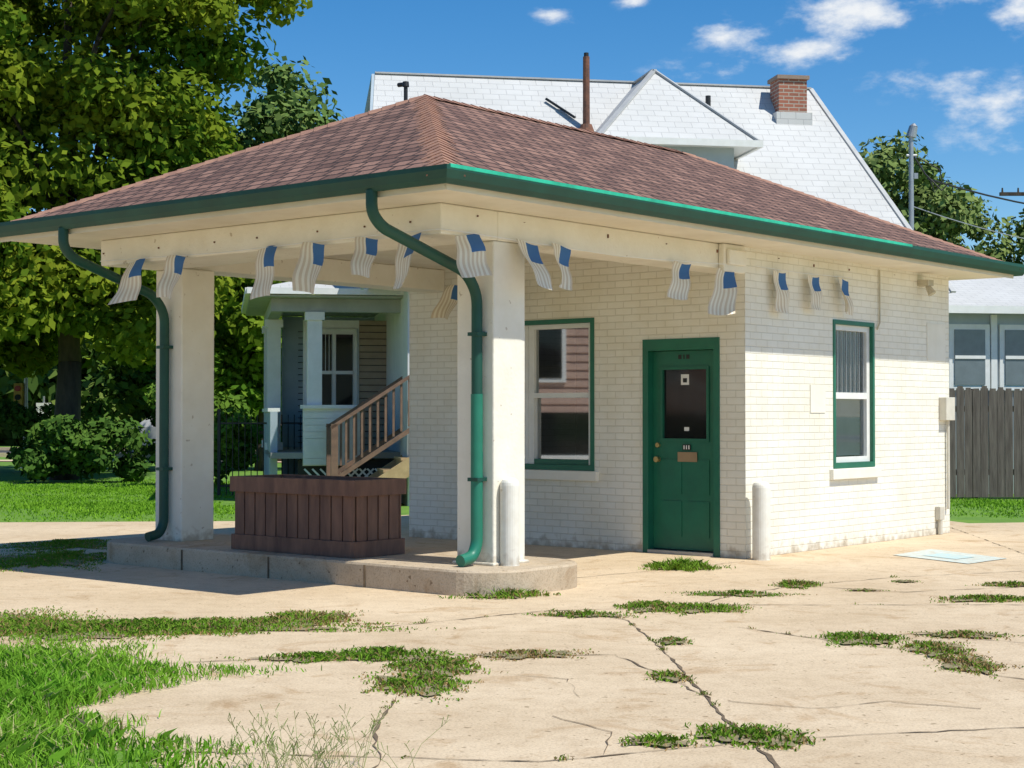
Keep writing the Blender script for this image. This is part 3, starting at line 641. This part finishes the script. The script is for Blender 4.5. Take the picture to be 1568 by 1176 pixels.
mb=MB()
mb.box(9.0,18,-1.6,4,-.1,3.35,0)
mb.face([(8.9,-2.0,3.42),(18.4,-2.0,3.42),(18.4,1.2,4.45),(8.9,1.2,4.45)],1); mb.face([(8.9,1.2,4.45),(18.4,1.2,4.45),(18.4,4.4,3.42),(8.9,4.4,3.42)],1)
mb.box(8.9,18.4,-2.05,-1.98,3.30,3.44,2); mb.box(8.9,18.4,-1.98,-1.6,3.351,3.38,2)
for x0,x1 in ((10.55,11.15),(11.55,12.6),(13.2,14.2)):
    mb.box(x0-.1,x1+.1,-1.66,-1.60,1.9,3.12,2); mb.box(x0,x1,-1.68,-1.66,2.0,3.02,3); mb.box(x0,x1,-1.70,-1.68,2.48,2.54,2)
mb.box(11.28,11.40,-1.66,-1.602,.5,3.3,2)
mb.build('rear_wing',[M_blue,M_wshingle,M_white,mat('curtained_glass',(.16,.2,.22),.15)],hs_)
# porch
mb=MB()
px0,px1=-1.95,1.6
mb.box(px0,px1,-2.6,2.2,.72,.82,2)
mb.face([(px0-.35,-3.0,3.50),(px1,-3.0,3.50),(px1,-1.4,3.90),(px0+1.1,-1.4,3.90)],1)
mb.face([(px0-.35,2.4,3.50),(px0-.35,-3.0,3.50),(px0+1.1,-1.4,3.90),(px0+1.1,2.4,3.90)],1)
mb.box(px0+1.1,px1,-1.4,2.4,3.50,3.90,1)
mb.box(px0-.4,px1,-3.08,-3.0,3.42,3.52,0); mb.box(px0-.43,px0-.35,-3.0,2.4,3.42,3.52,0)
mb.box(px0-.35,px1,-3.0,2.4,3.38,3.41,4)
mb.box(px0+.0,px1,-2.62,-2.42,3.16,3.375,4); mb.box(px0,px0+.2,-2.4,2.2,3.16,3.375,4)
for (x,y) in ((-1.35,-2.62),(px0,1.9),(px0,-.3)): mb.box(x,x+.24,y,y+.24,.82,3.16,0); mb.box(x-.04,x+.28,y-.04,y+.28,.82,.95,0); mb.box(x-.04,x+.28,y-.04,y+.28,3.02,3.155,0)
z=.62
while z<1.52:
    mb.beam((-1.42,-2.64,z+.05),(-.48,-2.64,z+.05),.03,.105,0); z+=.11
mb.box(-1.42,-.48,-2.62,-2.45,.6,1.55,0); mb.box(-1.46,-.44,-2.70,-2.40,1.55,1.61,0)
mb.box(px0,px0+.12,-2.3,1.8,.1,1.5,3); mb.box(px0-.04,px0+.16,-2.3,1.8,1.5,1.56,0)
mb.box(-1.6,1.6,2.2,2.35,.1,3.36,3)
mb.box(-1.3,-.30,-.2,0.0,.82,3.16,0)
mb.box(-.30,.25,-.2,-.05,.82,3.16,5)
z=.9
while z<3.1: mb.box(-.29,.25,-.215,-.201,z,z+.012,6); mb.box(-1.29,1.6,2.19,2.199,z,z+.012,6); z+=.12
mb.box(-1.22,-.34,-.26,-.20,1.45,3.0,0); mb.box(-1.15,-.80,-.28,-.26,1.55,2.9,6); mb.box(-.72,-.42,-.28,-.26,1.55,2.9,6); mb.box(-1.15,-.42,-.30,-.28,2.18,2.24,0)
for k in range(5): mb.box(-1.11+k*.065,-1.10+k*.065,-.285,-.281,2.24,2.9,0)
mb.box(.35,1.0,-.3,-.2,.82,3.1,7); 
mb.build('porch',[M_white,M_wshingle,mat('porch_deck',(.3,.3,.3),.7),M_blue,mat('porch_ceiling',(.40,.42,.38),.7),M_tan,M_darkglass,M_dark],hs_)
mb=MB()
for k in range(24):
    x=-1.4+k*.13
    mb.beam((x,-2.66,.05),(x+.5,-2.66,.55),.012,.03,0); mb.beam((x+.5,-2.675,.05),(x,-2.675,.55),.012,.03,0)
mb.box(-1.5,1.6,-2.5,-2.45,.0,.7,1)
mb.cyl((-.55,-2.0,3.376),(-.55,-2.0,3.28),.16,.12,16,2); mb.cyl((-.55,-2.0,3.28),(-.55,-2.0,3.22),.11,.03,16,2)
mb.build('porch_lattice_and_lamp',[M_white,M_dark,M_iron],hs_)
mb=MB(); sx,sy0,sy1=-.75,-4.0,-2.9; 
for i in range(6):
    x=sx+i*.28; zt=.19*(i+1)
    mb.box(x-.03,x+.28,sy0,sy1,zt-.04,zt,0); mb.box(x,x+.03,sy0,sy1,zt-.19,zt-.041,0)
for y in (sy0-.05,sy1+.01):
    mb.beam((sx-.1,y+.02,-.05),(sx+1.75,y+.02,1.15),.04,.26,0)
    mb.box(sx-.3,sx-.19,y-.03,y+.08,0,1.30,1); mb.box(sx+1.35,sx+1.45,y-.03,y+.08,.8,2.3,1)
    mb.beam((sx-.3,y+.02,1.24),(sx+1.9,y+.02,2.68),.10,.05,1); mb.beam((sx-.2,y+.02,.45),(sx+1.9,y+.02,1.83),.05,.07,1)
    x=sx-.08
    while x<sx+1.8: 
        zb=.53+(x-sx+.2)*.657; mb.box(x,x+.035,y+.002,y+.037,zb,zb+.80,1); x+=.125
mb.build('porch_stairs',[M_stair,mat('stair_rail_wood',(.23,.135,.09),.7,(.14,.085,.06),6)],hs_)
mb=MB()
for k in range(14): 
    x=k*.11; mb.cyl((x,0,0),(x,0,1.45),.010,.008,6)
mb.box(-.02,1.5,-.015,.015,.15,.18); mb.box(-.02,1.5,-.015,.015,1.28,1.31)
mb.box(-.05,0,-.03,.03,0,1.55)
mb.build('iron_fence',M_iron,loc=(-5.25,29.5,0),rotz=.1)
g=random.Random(9); mb=MB(); x=0
while x<11:
    wd=g.uniform(.125,.145); h=1.93+g.uniform(-.03,.03); y=g.uniform(-.01,.01)
    mb.box(x,x+wd,y,y+.02,.02,h-.04,0); mb.box(x+.02,x+wd-.02,y+.001,y+.019,h-.04,h,0)
    x+=wd+g.uniform(.004,.014)
mb.box(0,11,.03,.07,.4,.5,0); mb.box(0,11,.03,.07,1.5,1.6,0)
x=1.0
while x<11: mb.box(x,x+.09,.035,.12,0,1.9,0); x+=2.4
mb.build('wooden_fence',M_fence,loc=(7.0,28.4,0),rotz=.03)
mb=MB(); mb.cyl((0,0,0),(0,0,7.45),.06,.05,12); mb.cyl((0,0,7.40),(.05,-.02,7.62),.11,.09,14); mb.cyl((0.05,-.02,7.62),(.06,-.02,7.68),.09,.03,14); mb.cyl((-.1,0,7.0),(.12,0,7.0),.03,.03,8); mb.box(.06,.14,-.03,.03,6.5,6.62)
mb.build('service_mast',M_steel,loc=(8.55,35,0))
ws=empty('power_lines',(8.6,35,0))
def sag(a,b,s,n=18): 
    a=Vector(a);b=Vector(b); return [tuple(a.lerp(b,i/n)+Vector((0,0,-s*4*(i/n)*(1-i/n)))) for i in range(n+1)]
tube('wire',[(0,0,7.0),(.25,0,6.6),(.6,0,6.25),(.75,0,6.4)],.018,M_iron,ws)
tube('wire',sag((.3,0,6.5),(14,8,7.6),.9),.020,M_iron,ws); tube('wire',sag((0,0,5.9),(14,8,6.6),1.0),.010,M_steel,ws)
tube('wire',[(.1,0,6.95),(.55,0,6.7),(.62,0,6.45),(.45,0,6.2),(.35,0,6.5)],.014,M_iron,ws)
mb=MB(); mb.cyl((0,0,0),(0,0,10.4),.16,.11,12); mb.box(-1.9,1.9,-.06,.06,9.75,9.88)
for x in (-1.8,-1.2,-.6,.5,1.1): mb.cyl((x,0,9.88),(x,0,10.05),.04,.03,8)
mb.build('utility_pole',M_bark,loc=(20.4,62,0))
# neighbour across the side street (seen only in window reflections)
nb=empty('pink_house',(-19,10.5,0),math.radians(95))
mb=MB(); 
z=.3
mb.box(-5,5,-.1,6,-.1,5.2,0)
while z<5.2: mb.beam((-5,-.13,z+.07),(5,-.13,z+.07),.04,.15,0); z+=.2
mb.face([(-5.5,-.6,5.1),(5.5,-.6,5.1),(5.5,3,7.8),(-5.5,3,7.8)],1); mb.face([(-5.5,3,7.8),(5.5,3,7.8),(5.5,6.6,5.1),(-5.5,6.6,5.1)],1)
for x in (-3.6,.6,3.4): mb.box(x-.1,x+.9,-.22,-.16,2.2,3.6,2); mb.box(x,x+.8,-.24,-.22,2.3,3.5,3)
mb.box(-5,5,-1.6,-.1,.1,.5,2)
for yy in (-1.7,-1.62):
    mb.beam((-2.4,yy,.9),(1.4,yy,2.5),.08,.08,2)
x=-2.4
while x<1.4: mb.box(x,x+.06,-1.69,-1.63,.2+(x+2.4)*.42,.9+(x+2.4)*.42,2); x+=.26
mb.box(-5,5,-.2,-.16,.5,1.5,3)
mb.build('house_body',[M_redsiding,M_shingle,M_white,M_darkglass],nb)
def car(loc,rot,paint):
    prof=[(-2.15,.35),(-2.2,.75),(-1.95,.95),(-1.35,1.02),(-.75,1.42),(.65,1.45),(1.45,1.0),(2.05,.88),(2.2,.6),(2.15,.33)]
    mb=MB(); n=len(prof)
    def wdt(z): return .86 if z<1.03 else .68
    for sd in (-1,1): 
        pts=[(x,sd*wdt(z),z) for x,z in prof]; mb.face(pts if sd<0 else pts[::-1],0)
    for i in range(n):
        j=(i+1)%n; (x0,z0),(x1,z1)=prof[i],prof[j]
        mb.face([(x0,-wdt(z0),z0),(x0,wdt(z0),z0),(x1,wdt(z1),z1),(x1,-wdt(z1),z1)],0)
    for sd in (-1,1):
        mb.face([(-1.15,sd*.80,1.05),(-.72,sd*.72,1.36),(.6,sd*.72,1.38),(1.15,sd*.80,1.05)],1)
        for x in (-1.35,1.35): mb.cyl((x,sd*.66,.32),(x,sd*.88,.32),.32,.32,18,2); mb.cyl((x,sd*.88,.32),(x,sd*.895,.32),.18,.18,14,3)
    return mb.build('parked_car',[paint,M_darkglass,M_dark,M_steel],loc=loc,rotz=rot)
car((-11.9,58.5,0),R,mat('silver_car_paint',(.5,.5,.5),.3))

# ---------------------------------------------------------------- vegetation
YA,YB=(.055,.13,.012),(.26,.32,.028)
low=[(x,y,z) for x,y,z in zip(np.random.default_rng(2).uniform(-4,3.4,46),np.random.default_rng(3).uniform(-2.5,2.5,46),np.random.default_rng(4).uniform(2.9,5.6,46))]
tree('shade_tree',(-10.1,37,0),14,(4.5,3.6,6.4,8.8),185,1.0,400,.115,YA,YB,.27,seed=21,extra=low)
tree('shade_tree',(-16.5,43,0),14,(4.8,4.0,5.6,8.2),85,1.4,280,.16,YA,YB,.3,seed=5,m=M_farleaf)
tree('maple_tree',(-7.3,51,0),12,(2.9,3,4.2,7.6),100,1.1,240,.14,(.07,.13,.035),(.16,.22,.06),.2,seed=33,m=M_farleaf,limbs=8)
tree('maple_tree',(-6.6,43,0),8,(2.1,2,2.6,3.9),55,.8,300,.12,(.08,.18,.018),(.26,.35,.035),.14,seed=41,limbs=8)
tree('elm_tree',(14.3,60,0),11,(2.3,2.5,3.6,7.1),95,.95,230,.14,(.12,.18,.05),(.22,.27,.09),.2,seed=52,m=M_farleaf,limbs=6)
tree('elm_tree',(21.2,70,0),10,(4.0,3,3.2,6.6),90,1.1,220,.15,(.12,.18,.05),(.21,.26,.08),.25,seed=61,m=M_farleaf,limbs=6)
tree('elm_tree',(17.6,78,0),9,(4.2,3,3.0,5.6),70,1.2,200,.17,(.11,.16,.05),(.19,.24,.08),.25,seed=62,m=M_farleaf,limbs=6)
rng=np.random.default_rng(77)
n=130; c=np.stack([rng.uniform(-34,-3,n),rng.uniform(76,84,n),rng.uniform(.5,8.0,n)],1)
V,F,Cc=leaves(c,rng.uniform(1.6,3,n),200,.42,(.05,.09,.02),(.12,.16,.035)); colmesh('background_trees',V,F,Cc,M_farleaf)
n=30; c=np.stack([rng.uniform(-13.2,-8.2,n),rng.uniform(52,55,n),rng.uniform(2.0,5.5,n)],1)
V,F,Cc=leaves(c,rng.uniform(.9,1.5,n),260,.17,(.03,.07,.015),(.09,.15,.025)); colmesh('background_trees',V,F,Cc,M_farleaf)
n=50; c=np.stack([rng.uniform(9,50,n),rng.uniform(85,95,n),rng.uniform(.5,5,n)],1)
V,F,Cc=leaves(c,rng.uniform(1.6,3,n),200,.42,(.05,.09,.02),(.12,.16,.04)); colmesh('background_trees',V,F,Cc,M_farleaf)
def shrub(x,y,rx,ry,h,n,seed,cA,cB,name='shrub'):
    global rng
    rng=np.random.default_rng(seed)
    c=np.stack([rng.uniform(-rx,rx,n),rng.uniform(-ry,ry,n),rng.uniform(.25,h-.3,n)],1)+np.array([x,y,0])
    V,F,Cc=leaves(c,rng.uniform(.3,.55,n),240,.08,cA,cB); colmesh(name,V,F,Cc,M_farleaf)
SA,SB=(.035,.085,.018),(.10,.18,.03)
shrub(-9.3,35.2,1.1,.6,1.5,26,1,SA,SB)
shrub(-11.8,42,1.1,.8,1.9,26,7,SA,SB)
shrub(-6.3,33.5,.9,.8,2.2,26,2,(.06,.13,.018),(.15,.25,.035))
shrub(-7.9,44,1.6,.8,2.2,30,3,SA,SB)
mb=MB(); mb.cyl((0,0,0),(0,0,2.6),.07,.05,12,0); mb.box(-.30,-.07,-.12,.10,1.55,2.3,1); 
for z,m_ in ((2.16,2),(1.92,3),(1.68,3)): mb.cyl((-.185,-.12,z),(-.185,-.16,z),.08,.08,14,m_)
mb.box(-.10,0,-.02,.02,2.1,2.14,0); mb.cyl((0,0,0),(0,0,.3),.14,.10,12,0)
mb.build('traffic_signal',[M_steel,mat('signal_yellow',(.6,.36,.04),.5),mat('signal_red',(.5,.03,.02),.4),M_dark],loc=(-13.2,44.5,0))
mb=MB(); mb.cyl((0,0,0),(0,0,2.0),.03,.03,8,0); mb.box(-.22,.22,-.04,-.02,1.3,1.8,1); mb.build('street_sign',[M_steel,M_white],loc=(-14.0,49,0))
